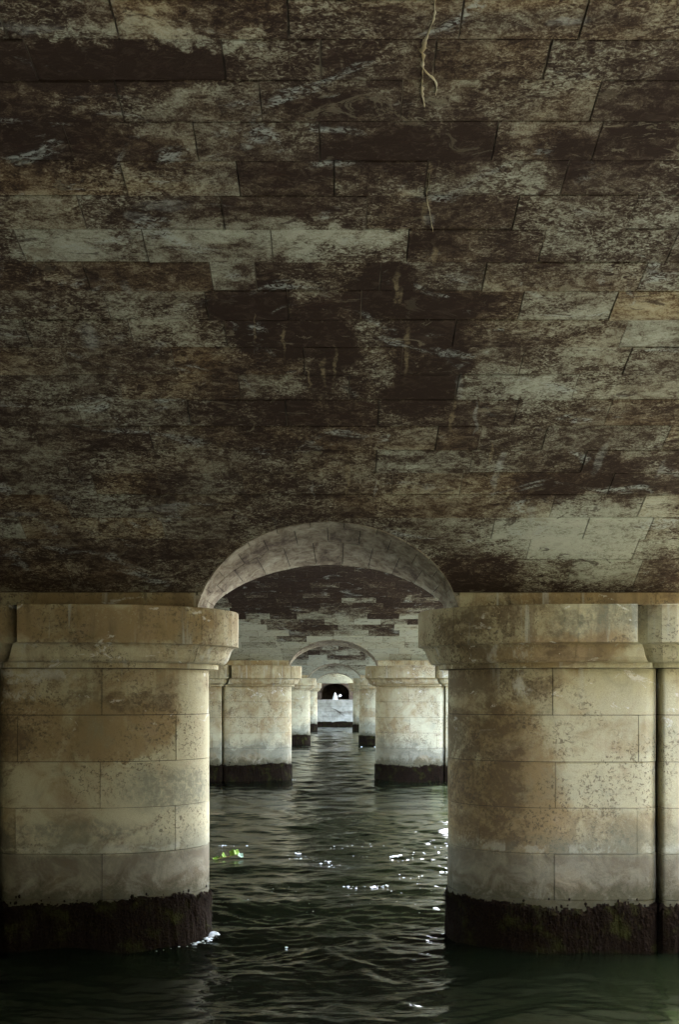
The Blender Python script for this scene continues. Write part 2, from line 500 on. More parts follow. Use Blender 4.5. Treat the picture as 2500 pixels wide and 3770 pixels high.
def build_river():
    K = []
    for lam_lo, lam_hi, n, amp in ((2.2, 5.0, 9, 0.0050), (0.9, 2.2, 16, 0.0046), (0.38, 0.9, 26, 0.0048), (0.16, 0.38, 34, 0.0052)):
        for _ in range(n):
            lam = lam_lo * (lam_hi / lam_lo) ** rng.random()
            th = R_(90) + rng.normal(0, 0.55)
            k = 2 * math.pi / lam
            K.append((k * math.cos(th), k * math.sin(th), rng.random() * 6.283, lam * amp, lam))

    def height(X, Y, res):
        H = np.zeros_like(X)
        wx = X + 0.35 * np.sin(Y * 0.6 + 1) + 0.2 * np.sin(X * 0.9 + Y * 0.4)
        wy = Y + 0.30 * np.sin(X * 0.7 + 2) + 0.16 * np.sin(X * 1.7 - Y * 0.5)
        env = 0.75 + 0.35 * np.sin(X * 0.31 + 0.8 * np.sin(Y * .21)) * np.sin(Y * 0.27 + 0.6)
        for kx, ky, ph, a, lam in K:
            if lam < res * 3.2: continue
            s = np.sin(kx * wx + ky * wy + ph)
            H += a * (s + 0.42 * (s * s - 0.5))
        return H * env + WL

    V, F = [], []
    off = 0
    for (x0, x1, y0, y1, r) in ((-7.5, 9.0, 9.0, 20.0, 0.048), (-7.5, 9.0, 20.0, 34.0, 0.075), (-7.0, 9.0, 34.0, 62.0, 0.14), (-7.0, 9.0, 62.0, 128.2, 0.3)):
        nx = int((x1 - x0) / r) + 1
        ny = int((y1 - y0) / r) + 1
        X, Y = np.meshgrid(np.linspace(x0, x1, nx), np.linspace(y0, y1, ny))
        H = height(X, Y, r)
        V.append(np.stack([X, Y, H], -1).reshape(-1, 3))
        i = np.arange(nx * ny).reshape(ny, nx)
        q = np.stack([i[:-1, :-1], i[:-1, 1:], i[1:, 1:], i[1:, :-1]], -1).reshape(-1, 4) + off
        F.append(q)
        off += nx * ny
    # the open river all round, a frame just under the patches' edges
    B = 3000.0
    z = WL - 0.05
    fr = [(-B, -B), (B, -B), (B, B), (-B, B), (-7.3, 9.2), (8.8, 9.2), (8.8, 128.1), (-7.3, 128.1)]
    V.append(np.array([(a, b, z) for a, b in fr]))
    F.append(np.array([(0, 1, 5, 4), (1, 2, 6, 5), (2, 3, 7, 6), (3, 0, 4, 7)]) + off)
    V = np.concatenate(V); F = np.concatenate(F)
    me = bpy.data.meshes.new("river")
    me.vertices.add(len(V)); me.vertices.foreach_set("co", V.ravel())
    me.loops.add(F.size); me.loops.foreach_set("vertex_index", F.ravel().astype(np.int32))
    me.polygons.add(len(F))
    me.polygons.foreach_set("loop_start", np.arange(0, F.size, 4, dtype=np.int32))
    me.polygons.foreach_set("use_smooth", np.ones(len(F), dtype=bool))
    me.update(calc_edges=True)
    me.validate()
    o = obj("river", me, M_WATER)
    tag(o, "dark green rippling river water under the bridge", "river", kind="structure")
    return height


WAVE = build_river()


def wz(x, y):
    return float(WAVE(np.array([[x]]), np.array([[y]]), 0.075)[0, 0])


# ------------------------------------------------------------------ the vaults
def jit(a): return (random.random() - 0.5) * 2 * a


def vault_stone(V, a0, a1, x0, x1, gap=0.006, clip=None, proud=0.0, tilt=0.0):
    """verts, faces of one soffit stone; clip: half width of the opening as a function of z"""
    nr = 7 if clip else 3
    rows = []
    ga = gap / V.R
    for j in range(nr + 1):
        a = a0 + ga + (a1 - a0 - 2 * ga) * j / nr
        l, r = x0 + gap, x1 - gap
        if clip:
            b = clip(V.z(a)) + 0.006
            if (x0 + x1) > 0: l = max(l, b)
            else: r = min(r, -b)
        if r - l > 0.03:
            wj = 0.004
            e = 0 if (clip and (l > x0 + gap + .001)) else 1
            e2 = 0 if (clip and (r < x1 - gap - .001)) else 1
            rows.append((a, l + abs(jit(wj)) * e, r - abs(jit(wj)) * e2))
    if len(rows) < 2: return None
    ring = [(l, a) for a, l, r in rows]
    aT, lT, rT = rows[-1]
    ring += [(lT + (rT - lT) * t, aT - abs(jit(0.004)) / V.R) for t in (0.33, 0.66)]
    ring += [(r, a) for a, l, r in reversed(rows)]
    aB, lB, rB = rows[0]
    ring += [(lB + (rB - lB) * t, aB + abs(jit(0.004)) / V.R) for t in (0.66, 0.33)]
    cx = sum(p[0] for p in ring) / len(ring)
    ca = sum(p[1] for p in ring) / len(ring)
    n = len(ring)
    verts = []
    for (x, a) in ring:     # front
        xi = x + math.copysign(0.002, cx - x)
        ai = a + math.copysign(0.002, ca - a) / V.R
        d = -proud + tilt * (a - ca) * V.R + random.random() * 0.005
        verts.append(V.p(xi, ai, d))
    for (x, a) in ring:     # back
        verts.append(V.p(x - math.copysign(0.001, cx - x), a, 0.075))
    verts.append(V.p(cx, ca, -proud - 0.004))
    faces = [(i, (i + 1) % n, 2 * n) for i in range(n)]
    faces += [((i + 1) % n, i, n + i, n + (i + 1) % n) for i in range(n)]
    return verts, faces


def shell(V, name, parent, clipA, clipB):
    verts, faces = [], []
    rows = []
    n = 90
    aApexB = None
    for j in range(n + 1):
        a = -V.A + 2 * V.A * j / n
        c = 0.0
        if (a > 0 and clipB) or (a < 0 and clipA): c = xb(V.z(a))
        r = []
        for (s, e) in ((XL, -c), (c, XR)):
            for i in range(5):
                r.append(len(verts)); verts.append(V.p(s + (e - s) * i / 4, a, 0.020))
        rows.append(r)
    for j in range(n):
        for base in (0, 5):
            for i in range(4):
                faces.append((rows[j][base + i], rows[j][base + i + 1], rows[j + 1][base + i + 1], rows[j + 1][base + i]))
    o = obj(name, mesh(name, verts, faces), M_JOINT, parent)
    return o


def merge(parts):
    V, F = [], []
    for v, f in parts:
        o = len(V)
        V += v
        F += [tuple(i + o for i in q) for q in f]
    return V, F


def tone_col(t, w, b=0.0):
    return (max(0, min(1, t)), max(0, min(1, w)), b, 1)


# measured courses of the near soffit (photo rows) with some of their joints (photo columns) and stone tones
COURSES = [2152, 2060, 1985, 1906, 1822, 1742, 1658, 1570, 1474, 1382, 1280, 1179, 1073, 967, 847, 722, 594, 450, 300, 148, 0]
JOINTS = {0: [520, 2095], 1: [330, 1948, 2342], 2: [80, 600, 1816, 2159], 3: [247, 650, 2035, 2362], 4: [343, 586, 893, 1445, 1700, 2250],
          5: [240, 781, 1077, 1385, 1736, 2151], 6: [554, 1609, 1768, 2007, 2454], 7: [290, 694, 1053, 1393, 1900, 2240], 8: [439, 881, 1286, 1685, 2120],
          9: [239, 638, 1120, 1480, 1924, 2310], 10: [100, 480, 830, 1673, 2299], 11: [391, 760, 1060, 1330, 1920, 2260], 12: [777, 941, 1400, 1784, 2366],
          13: [72, 534, 1000, 1501, 1996], 14: [300, 820, 1350, 1900, 2330], 15: [455, 877, 1230, 1569, 2080], 16: [250, 720, 1176, 1824, 2200],
          17: [440, 960, 1480, 2195], 18: [821, 1180, 1600, 2015], 19: [420, 1060, 1700, 2150]}
TONES = {(15, 455): (1.0, .9), (18, -1): (0.0, .2), (12, 777): (1.0, .1), (13, 72): (.78, .1), (13, 534): (.85, .1), (13, 1000): (.8, .2),
         (13, 1501): (.12, .4), (11, 1330): (.1, .5), (11, 760): (.05, .3), (12, 941): (.2, .3), (16, 720): (.55, .2), (10, 1673): (.25, .4),
         (10, 2299): (.8, .1), (9, 1480): (.65, .3), (8, 1685): (.85, .1), (8, 439): (.45, 1), (8, 881): (.75, .2), (9, 638): (.4, 1),
         (7, 1393): (.5, .2), (1, 1948): (.9, 0), (2, 1816): (.9, 0), (0, 2095): (.7, 0), (2, 2159): (.85, 0), (17, 960): (.4, .2), (14, 300): (.3, .1),
         (5, 1385): (.75, 0), (6, 2007): (.7, 0), (3, 343): (.3, .6), (12, -1): (.2, .6), (17, 440): (.55, .3), (11, 1920): (.6, .2)}


def build_vault(k, label, limit_x, amin, course, clipA, clipB, stone_min_x=None):
    V = VA[k]
    root = thing("bridge_vault", label, "vault", (0, 0, 0), "big vaults of the bridge in a row")
    shell(V, "mortar_bed", root, clipA, clipB)
    rest = []
    # course boundaries as angles from the far springing down to the near one
    bounds = [V.A]
    if k == 0:
        for py in COURSES[1:]: bounds.append(px_vault(1238, py)[0])
    while bounds[-1] > -V.A + 0.4 / V.R:
        bounds.append(bounds[-1] - course / V.R * (0.92 + 0.16 * random.random()))
    bounds[-1] = -V.A
    named = 0
    cand = []
    for c in range(len(bounds) - 1):
        a1, a0 = bounds[c], bounds[c + 1]
        am = (a0 + a1) / 2
        xs = []
        keys = {}
        if k == 0 and c in JOINTS:
            d = V.p(0, am)[1]
            for px in JOINTS[c]:
                x = (px - 1238) * d / 3665 + CAMX
                xs.append(x); keys[round(x, 4)] = px
            lo, hi = xs[0], xs[-1]
        else:
            lo = hi = jit(0.6)
            xs = [lo]
        step = lambda: 0.85 + random.random() * 0.75
        while lo > XL + 0.3:
            lo -= step(); xs.insert(0, max(lo, XL))
        while hi < XR - 0.3:
            hi += step(); xs.append(min(hi, XR))
        clip = None
        zlow = min(V.z(a0), V.z(a1))
        if zlow < BZ + BR and ((am > 0 and clipB) or (am < 0 and clipA)):
            clip = xb
            if V.z(am) < BZ + BR + 0.5:
                xs = [x for x in xs if abs(x) > 0.22] + [0.0]
                xs.sort()
        if xs[0] > XL: xs.insert(0, XL)
        for i in range(len(xs) - 1):
            x0, x1 = xs[i], xs[i + 1]
            if x1 - x0 < 0.05: continue
            pr = jit(0.010)
            if k == 0 and random.random() < 0.08: pr = -0.008
            g = vault_stone(V, a0, a1, x0, x1, 0.0012 + 0.005 * random.random() ** 2.5, clip, pr, jit(0.010))
            if g is None: continue
            key = keys.get(round(x0, 4), -1)
            t = TONES.get((c, key))
            if key == -1 and x1 > 0: t = None
            if t is None:
                t = (0.5 + jit(0.26), random.random() ** 1.5)
                if k >= 1: t = (0.5 + jit(0.42), random.random() * 0.35)
            vis = a0 > amin and x1 > -limit_x and x0 < limit_x
            if vis: cand.append((abs((x0 + x1) / 2), g, t))
            else: rest.append(g)
    cand.sort(key=lambda q: q[0])
    for i, (_, g, t) in enumerate(cand):
        if i < 298:
            obj("stone", mesh("stone", *g), M_VAULT, root, tone_col(*t))
        else: rest.append(g)
    if rest:
        o = obj("farther_stones", mesh("farther_stones", *merge(rest)), M_VAULT, root, (0.5, 0.3, 0.0, 1))
        o["kind"] = "stuff"
    return root


V1 = build_vault(0, "huge dark grime-mottled stone vault overhead, filling the upper half of the picture", 7.0, 0.10, 0.55, False, True)
build_vault(1, "second stone vault, pale and black blotched, seen through the nearest arched passage", 6.2, 0.16, 0.55, True, True)
build_vault(2, "third stone vault, a pale blotchy strip over the second pair of piers", 3.6, 0.26, 0.9, True, True)
build_vault(3, "fourth stone vault, a small pale lunette beyond the third passage arch", 0.0, 9.0, 0.9, True, True)
build_vault(4, "last and smallest vault before the far bank, brown and streaked", 0.0, 9.0, 0.9, True, False)


def calcite(path, width, parent):
    """a raised lime run on the near soffit, along (photo x, photo y) points"""
    pts = []
    for i in range(len(path) - 1):
        for t in np.linspace(0, 1, 7, endpoint=(i == len(path) - 2)):
            px = path[i][0] + (path[i + 1][0] - path[i][0]) * t + 7 * mnoise.noise((path[0][0], t * 1.7 + i, 0))
            py = path[i][1] + (path[i + 1][1] - path[i][1]) * t
            pts.append((px, py))
    V = VA[0]
    verts, faces = [], []
    n = len(pts)
    for i, (px, py) in enumerate(pts):
        a, x, d = px_vault(px, py)
        ww = width * (0.12 + 1.2 * random.random() ** 1.5) * (0.4 + 0.6 * math.sin(math.pi * (i + .6) / n))
        verts += [V.p(x - ww, a, 0.012), V.p(x - ww * .4, a, -0.010), V.p(x + ww * .4, a, -0.010 - random.random() * .008), V.p(x + ww, a, 0.012)]
        if i:
            b = 4 * i
            faces += [(b - 4 + j, b - 3 + j, b + 1 + j, b + j) for j in range(3)]
    obj("calcite_run", mesh("calcite_run", verts, faces, True), M_LIME, parent)


for pth, wd in ([((1605, -30), (1598, 60), (1575, 130), (1553, 190), (1560, 250), (1602, 300), (1610, 350)), 0.020],
                [((1558, 240), (1554, 330), (1562, 390)), 0.016],
                [((1583, 640), (1572, 720), (1586, 800), (1592, 850)), 0.008]):
    calcite(pth, wd, V1)

# ------------------------------------------------------------------ passage arches through the piers
def build_passage(k, label):
    P = PIER[k]
    Va, Vb = VA[k], VA[k + 1]
    root = thing("passage_arch", label, "arch", (0, P, 0), "arched passages through the piers")
    nv = 13
    fr = [0.0, 0.10, 0.42, 1.0]

    def pt(th, t, depth):
        x, z = BW * math.cos(th), BZ + BR * max(0.0, math.sin(th)) ** (2 / 1.65)
        nx, nz = math.cos(th) / BW, math.sin(th) / BR
        l = math.hypot(nx, nz)
        yf, yb = Va.y_at(z, True), Vb.y_at(z, False)
        return (x + nx / l * depth, yf + (yb - yf) * t - P, z + nz / l * depth)

    for i in range(nv):
        for j in range(len(fr) - 1):
            sh = 0 if j != 1 else 0.5
            t0, t1 = fr[j], fr[j + 1]
            th0 = max(0, min(nv, i - sh)) * math.pi / nv
            th1 = max(0, min(nv, i + 1 - sh + (0.5 if (sh and i == nv - 1) else 0))) * math.pi / nv
            if th1 - th0 < 0.02: continue
            g = 0.0034
            gt = 0.002
            n = 4
            ring = [(th0 + g, t0 + gt + (t1 - t0 - 2 * gt) * q) for q in (0, .5, 1)]
            ring += [(th0 + g + (th1 - th0 - 2 * g) * q / n, t1 - gt) for q in range(1, n)]
            ring += [(th1 - g, t1 - gt - (t1 - t0 - 2 * gt) * q) for q in (0, .5, 1)]
            ring += [(th0 + g + (th1 - th0 - 2 * g) * q / n, t0 + gt) for q in range(n - 1, 0, -1)]
            m = len(ring)
            pr = jit(0.006) + (0.012 if j == 0 else 0)
            fx = [pt(a, t, -pr + random.random() * .003) for a, t in ring]
            bx = [pt(a, t, 0.06) for a, t in ring]
            # strip faces across the stone so that the curve is kept
            verts = fx + bx
            faces = []
            lo = [0] + [m - q for q in range(1, n)] + [2 + n + 2 - 0]
            lo = [0] + [m - q for q in range(1, n)] + [n + 4]
            hi = [2] + [2 + q for q in range(1, n)] + [n + 2]
            mid = [1] + [None] * (n - 1) + [n + 3]
            for q in range(n):
                f = [lo[q]]
                if mid[q] is not None and q == 0: f = [lo[0], mid[0], hi[0]]
                else: f = [lo[q], hi[q]]
                f2 = [hi[q + 1]] + ([mid[q + 1]] if mid[q + 1] is not None else []) + [lo[q + 1]]
                faces.append(tuple(f + f2))
            faces += [((q + 1) % m, q, m + q, m + (q + 1) % m) for q in range(m)]
            obj("voussoir", mesh("voussoir", verts, faces), M_BARREL, root)
    # bedding behind the stones
    verts, faces = [], []
    n = 40
    for i in range(n + 1):
        for t in (0.002, 0.998):
            verts.append(pt(math.pi * i / n, t, 0.04))
    faces = [(2 * i, 2 * i + 1, 2 * i + 3, 2 * i + 2) for i in range(n)]
    obj("mortar_bed", mesh("passage_bed", verts, faces), M_MORTAR, root)
    return root


build_passage(0, "large arched passage through the nearest pier, pale rim lit from behind")
build_passage(1, "second arched passage, thin rim above the bright middle piers")
build_passage(2, "third arched passage, dark thin rim with a pale vault inside it")
build_passage(3, "smallest farthest arched passage framing the dark tunnel mouth")

# ------------------------------------------------------------------ pier columns
T = 1.2
CAP = [(-0.02, 4.62), (0.15, 4.62), (0.155, 4.70), (0.25, 4.705), (0.29, 4.73), (0.325, 4.78), (0.35, 4.85), (0.375, 4.92),
       (0.415, 4.972), (0.46, 4.99), (0.495, 4.995), (0.497, 5.01), (0.497, 5.565), (0.485, 5.578), (-0.35, 5.58)]
COURSE_Z = [-0.43, 0.27, 0.98, 1.70, 2.42, 3.145, 3.88, 4.615]
X_OUT = 5.25


class Path:
    """plan of a column: dense points with outward normals, by arc length"""
    def __init__(s, pts):
        s.pts = pts            # (x, y, nx, ny)
        s.u = [0.0]
        for i in range(1, len(pts)):
            s.u.append(s.u[-1] + math.hypot(pts[i][0] - pts[i - 1][0], pts[i][1] - pts[i - 1][1]))
        s.L = s.u[-1]

    def at(s, u, o=0.0):
        u = max(0, min(s.L, u))
        i = int(np.searchsorted(s.u, u))
        i = max(1, min(len(s.u) - 1, i))
        d = s.u[i] - s.u[i - 1]
        t = 0 if d < 1e-9 else (u - s.u[i - 1]) / d
        a, b = s.pts[i - 1], s.pts[i]
        q = [a[k] + (b[k] - a[k]) * t for k in range(4)]
        return q[0] + q[2] * o, q[1] + q[3] * o

    def u_of_x(s, x, front=True):
        rngs = range(1, len(s.pts))
        for i in (rngs if front else reversed(rngs)):
            x0, x1 = s.pts[i - 1][0], s.pts[i][0]
            if min(x0, x1) <= x <= max(x0, x1) and abs(x1 - x0) > 1e-9:
                return s.u[i - 1] + (s.u[i] - s.u[i - 1]) * (x - x0) / (x1 - x0)
        return 0.0


def inner_path():
    pts = []
    r = 0.30
    half = []
    for i in range(9):       # rounded edge into the recess
        t = math.pi / 2 * i / 8
        half.append((X_OUT - 0.02 - r + r * math.cos(t), -(T - r) - r * math.sin(t), math.cos(t), -math.sin(t)))
    for i in range(1, 8):    # flat flank
        x = (X_OUT - 0.02 - r) + (3.72 - (X_OUT - 0.02 - r)) * i / 8
        half.append((x, -T, 0, -1))
    a, b = 1.70, T
    for i in range(25):      # nose
        t = math.pi / 2 * i / 24
        nx, ny = -math.sin(t) / a, -math.cos(t) / b
        l = math.hypot(nx, ny)
        half.append((3.72 - a * math.sin(t), -b * math.cos(t), nx / l, ny / l))
    pts = half + [(x, -y, nx, -ny) for (x, y, nx, ny) in reversed(half[:-1])]
    return Path(pts)


def outer_path(xend):
    half = [(X_OUT, -T + 0.30, -1, 0), (X_OUT, -T + 0.05, -1, 0)]
    for i in range(1, 5):
        t = math.pi / 2 * i / 4
        half.append((X_OUT + .05 - .05 * math.cos(t), -T + .05 - .05 * math.sin(t), -math.cos(t), -math.sin(t)))
    half = [(x, y - 0.015, nx, ny) for x, y, nx, ny in half]
    n = 6
    for i in range(1, n + 1):
        half.append((X_OUT + .05 + (xend - 1.3 - X_OUT - .05) * i / n, -T - 0.015, 0, -1))
    for i in range(1, 13):
        t = math.pi / 2 * i / 12
        half.append((xend - 1.3 + 1.3 * math.sin(t), -(T + .015) * math.cos(t), math.sin(t), -math.cos(t)))
    return Path(half + [(x, -y, nx, -ny) for (x, y, nx, ny) in reversed(half[:-1])])


def corners(path, us):
    """add the plan's tight-corner points to the samples"""
    ex = [path.u[i] for i in range(1, len(path.u) - 1)
          if us[0] + .004 < path.u[i] < us[-1] - .004 and path.pts[i - 1][2] * path.pts[i + 1][2] + path.pts[i - 1][3] * path.pts[i + 1][3] < 0.95]
    out = []
    for u in sorted(us + ex):
        if not out or u - out[-1] > 1e-4: out.append(u)
    return out


def curved_block(path, u0, u1, z0, z1, o, gap=0.004, back=-0.06, seg=0.17):
    n = max(6, int((u1 - u0) / seg))
    us = [u0 + gap + (u1 - u0 - 2 * gap) * i / n for i in range(n + 1)]
    us = corners(path, us)
    n = len(us) - 1
    V = []
    for u in us:                     # front sheet (own vertices, keeps the arris crisp)
        x, y = path.at(u, o)
        V += [(x, y, z0 + gap), (x, y, z1 - gap)]
    F = [(2 * i, 2 * i + 2, 2 * i + 3, 2 * i + 1) for i in range(n)]
    nf = len(V)
    ring = [(u, z0 + gap) for u in us] + [(u, z1 - gap) for u in reversed(us)]
    for u, z in ring:
        x, y = path.at(u, o); V.append((x, y, z))
    for u, z in ring:
        x, y = path.at(u, back); V.append((x, y, z))
    m = len(ring)
    F += [(nf + i, nf + (i + 1) % m, nf + m + (i + 1) % m, nf + m + i) for i in range(m)]
    return V, F


def cap_block(path, u0, u1, cut=None, gap=0.003):
    n = max(2, int((u1 - u0) / 0.16))
    V, F = [], []
    k = len(CAP)
    us = corners(path, [u0 + gap + (u1 - u0 - 2 * gap) * i / n for i in range(n + 1)])
    n = len(us) - 1
    for u in us:
        for (o, z) in CAP:
            x, y = path.at(u, o)
            if cut is not None: x = min(x, X_OUT - max(o, 0) - 0.035)
            V.append((x, y, z))
    for i in range(n):
        for j in range(k - 1):
            a = i * k + j
            F.append((a, a + k, a + k + 1, a + 1))
    F.append(tuple(range(k - 1, -1, -1)))
    F.append(tuple(n * k + j for j in range(k)))
    return V, F


def moss_mesh(path, seed, top=0.98, u_a=0.0, u_b=None):
    rd = random.Random(seed)
    u_b = u_b or path.L
    V, F = [], []
    n = int((u_b - u_a) / 0.05)
    zs = [-0.35, 0.0, 0.3, 0.55, 0.75]
    for i in range(n + 1):
        u = u_a + (u_b - u_a) * i / n
        tz = top + 0.10 * (mnoise.noise((u * 0.9, seed, 0)) + 0.7 * mnoise.noise((u * 3.1, seed, 5))) + 0.07 * mnoise.noise((u * 11, seed, 3)) + 0.05 * mnoise.noise((u * 27, seed, 9))
        for q, z in enumerate(zs):
            zz = z / 0.75 * (tz - 0.05) if z > 0 else z
            o = 0.035 + 0.03 * mnoise.noise((u * 4, zz * 4, seed)) + 0.02 * rd.random()
            x, y = path.at(u, o); V.append((x, y, zz))
        x, y = path.at(u, 0.004); V.append((x, y, tz))
    k = len(zs) + 1
    for i in range(n):
        for j in range(k - 1):
            a = i * k + j
            F.append((a, a + k, a + k + 1, a + 1))
    # small separate tufts clinging to the stone above the edge
    for _ in range(int((u_b - u_a) * 13)):
        u = u_a + rd.random() * (u_b - u_a)
        h = top - 0.01 + 0.13 * rd.random() ** 3
        m = 6
        sz = 0.008 + 0.022 * rd.random() ** 2
        b = len(V)
        for i in range(m):
            t = 2 * math.pi * i / m
            k = 0.6 + 0.7 * rd.random()
            x, y = path.at(u + sz * k * math.cos(t), 0.007); V.append((x, y, h + sz * k * 1.3 * math.sin(t)))
        x, y = path.at(u, 0.02); V.append((x, y, h))
        F += [(b + i, b + (i + 1) % m, b + m) for i in range(m)]
    # hanging tufts
    cnt = int((u_b - u_a) * 190)
    for _ in range(cnt):
        u = u_a + rd.random() * (u_b - u_a)
        tz = top + 0.10 * (mnoise.noise((u * 0.9, seed, 0)) + 0.7 * mnoise.noise((u * 3.1, seed, 5)))
        h = tz + 0.03 - (rd.random() ** 1.6) * tz
        ln = 0.05 + 0.09 * rd.random()
        wd = 0.012 + 0.02 * rd.random()
        x0, y0 = path.at(u - wd, 0.02); x1, y1 = path.at(u + wd, 0.02)
        x2, y2 = path.at(u + (rd.random() - .5) * .05, 0.05 + 0.06 * rd.random())
        b = len(V)
        V += [(x0, y0, h), (x1, y1, h), (x2, y2, h - ln)]
        F.append((b, b + 1, b + 2))
    return V, F


def flipx(g):
    V, F = g
    return [(-x, y, z) for x, y, z in V], [tuple(reversed(f)) for f in F]


PI, PO_R, PO_L = inner_path(), outer_path(6.7), outer_path(23.7)


def column_parts(side, which):
    """list of (name, mesh, material); coordinates relative to the pier's centre line"""
    path = PI if which == 'inner' else (PO_R if side > 0 else PO_L)
    fl = (lambda g: g) if side > 0 else flipx
    out = []
    for c in range(len(COURSE_Z) - 1):
        z0, z1 = COURSE_Z[c], COURSE_Z[c + 1]
        row = len(COURSE_Z) - 2 - c           # 0 = top row
        if which == 'inner':
            xsj = [3.55] if row % 2 == 0 else [4.88, 2.45]
            us = [0.0] + [path.u_of_x(x + jit(.03)) for x in xsj]
            if row % 2 == 0: us.append(path.L / 2)
            us += [path.u_of_x(x, False) for x in reversed(xsj)] + [path.L]
        else:
            us = [0.0]
            u = 0.7 if row % 2 else 1.3
            while u < path.L - 0.6:
                us.append(u); u += 1.25
            us.append(path.L)
        for i in range(len(us) - 1):
            g = curved_block(path, us[i], us[i + 1], z0, z1, jit(0.006), 0.0035 + 0.003 * random.random())
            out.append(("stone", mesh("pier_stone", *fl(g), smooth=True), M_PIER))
    # capital
    nb = 5 if which == 'inner' else 6
    u_off = 0.0
    for i in range(nb):
        g = cap_block(path, path.L * i / nb, path.L * (i + 1) / nb, True if which == 'inner' else None)
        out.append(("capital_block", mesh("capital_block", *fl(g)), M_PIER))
    # wall course above the capital, carrying the vaults
    xs = [BW + 0.005, 2.9, 4.05, X_OUT] if which == 'inner' else [X_OUT, XR] if side > 0 else [X_OUT, 6.6, 8, 9.4, 10.8, 13.0, 16.0, 20.0, 24.0]
    for sy in (-1, 1):
        for i in range(len(xs) - 1):
            x0, x1 = xs[i] + .004, xs[i + 1] - .004
            y0, y1 = sy * (TS + jit(.006)), sy * (TS - 0.3)
            V = [(x0, y0, 5.585), (x1, y0, 5.585), (x1, y0, ZS - .004), (x0, y0, ZS - .004), (x0, y1, 5.585), (x1, y1, 5.585), (x1, y1, ZS + .1), (x0, y1, ZS + .1)]
            F = [(0, 1, 2, 3), (1, 0, 4, 5), (3, 2, 6, 7), (0, 3, 7, 4), (2, 1, 5, 6)]
            out.append(("impost_block", mesh("impost_block", *fl((V, F))), M_PIER))
    # core and joints
    V, F = [], []
    n = 60
    for i in range(n + 1):
        x, y = path.at(path.L * i / n, -0.02)
        V += [(x, y, -1.2), (x, y, 4.63)]
    F = [(2 * i, 2 * i + 2, 2 * i + 3, 2 * i + 1) for i in range(n)]
    b = len(V)
    for i in range(n + 1):
        x, y = path.at(path.L * i / n, 0.35)
        V.append((min(x, X_OUT - .4) if which == 'inner' else x, y, 5.575))
    F.append(tuple(range(b, b + n + 1)))
    b = len(V)
    x0, x1 = xs[0] + .03, xs[-1]
    V += [(x0, -TS + .03, 5.56), (x1, -TS + .03, 5.56), (x1, TS - .03, 5.56), (x0, TS - .03, 5.56), (x0, -TS + .03, 6.0), (x1, -TS + .03, 6.0), (x1, TS - .03, 6.0), (x0, TS - .03, 6.0)]
    F += [tuple(q + b for q in f) for f in ((0, 1, 5, 4), (1, 2, 6, 5), (2, 3, 7, 6), (3, 0, 4, 7), (4, 5, 6, 7))]
    out.append(("core", mesh("pier_core", *fl((V, F))), M_MORTAR))
    ms = moss_mesh(path, 3.7 if side > 0 else 8.2, 0.88 if side > 0 else 0.93)
    out.append(("moss_skirt", mesh("moss_skirt", *fl(ms)), M_MOSS))
    return out


LAB = {
    (0, -1, 'inner'): "big ochre column of the nearest pier left of the passage, wet moss foot",
    (0, 1, 'inner'): "big speckled column of the nearest pier right of the passage, pale lit flank",
    (0, -1, 'outer'): "column sliver of the nearest pier at the left picture edge",
    (0, 1, 'outer'): "bright column of the nearest pier at the right picture edge behind a dark slot",
    (1, -1, 'inner'): "warm beige column of the second pier left of the water lane",
    (1, 1, 'inner'): "bright pale column of the second pier right of the water lane",
    (1, -1, 'outer'): "narrow column of the second pier just beside the big left column's edge",
    (1, 1, 'outer'): "second pier's outer column with broken cornice, mostly hidden by the right column",
    (2, -1, 'inner'): "small yellowish column of the third pier left of the far quay wall",
    (2, 1, 'inner'): "small cracked column of the third pier right of the far quay wall",
    (3, -1, 'inner'): "farthest narrow column touching the far quay wall on its left",
    (3, 1, 'inner'): "farthest narrow ochre column touching the far quay wall on its right",
}
for side in (-1, 1):
    for which in ('inner', 'outer'):
        parts = None
        for k in range(4):
            if (k, side, which) not in LAB: continue
            root = thing("pier_column", LAB[(k, side, which)], "pier", (side * 3.7 if which == 'inner' else side * 7, PIER[k], 0), "stone columns of the bridge piers")
            if parts is None:
                parts = []
                sx = root.location.x
                for nm, me, mt in column_parts(side, which):
                    me.transform(__import__('mathutils').Matrix.Translation((-sx, 0, 0)))
                    o = obj(nm, me, mt, root)
                    if nm == "moss_skirt": o["kind"] = "stuff"
                    parts.append(o)
            else:
                for q in parts:
                    c = q.copy()
                    COL.objects.link(c)
                    c.parent = root

# ------------------------------------------------------------------ bridge deck closing the top, near quay, added unseen light blockers
def box(x0, x1, y0, y1, z0, z1):
    V = [(x0, y0, z0), (x1, y0, z0), (x1, y1, z0), (x0, y1, z0), (x0, y0, z1), (x1, y0, z1), (x1, y1, z1), (x0, y1, z1)]
    F = [(3, 2, 1, 0), (4, 5, 6, 7), (0, 1, 5, 4), (1, 2, 6, 5), (2, 3, 7, 6), (3, 0, 4, 7)]
    return V, F


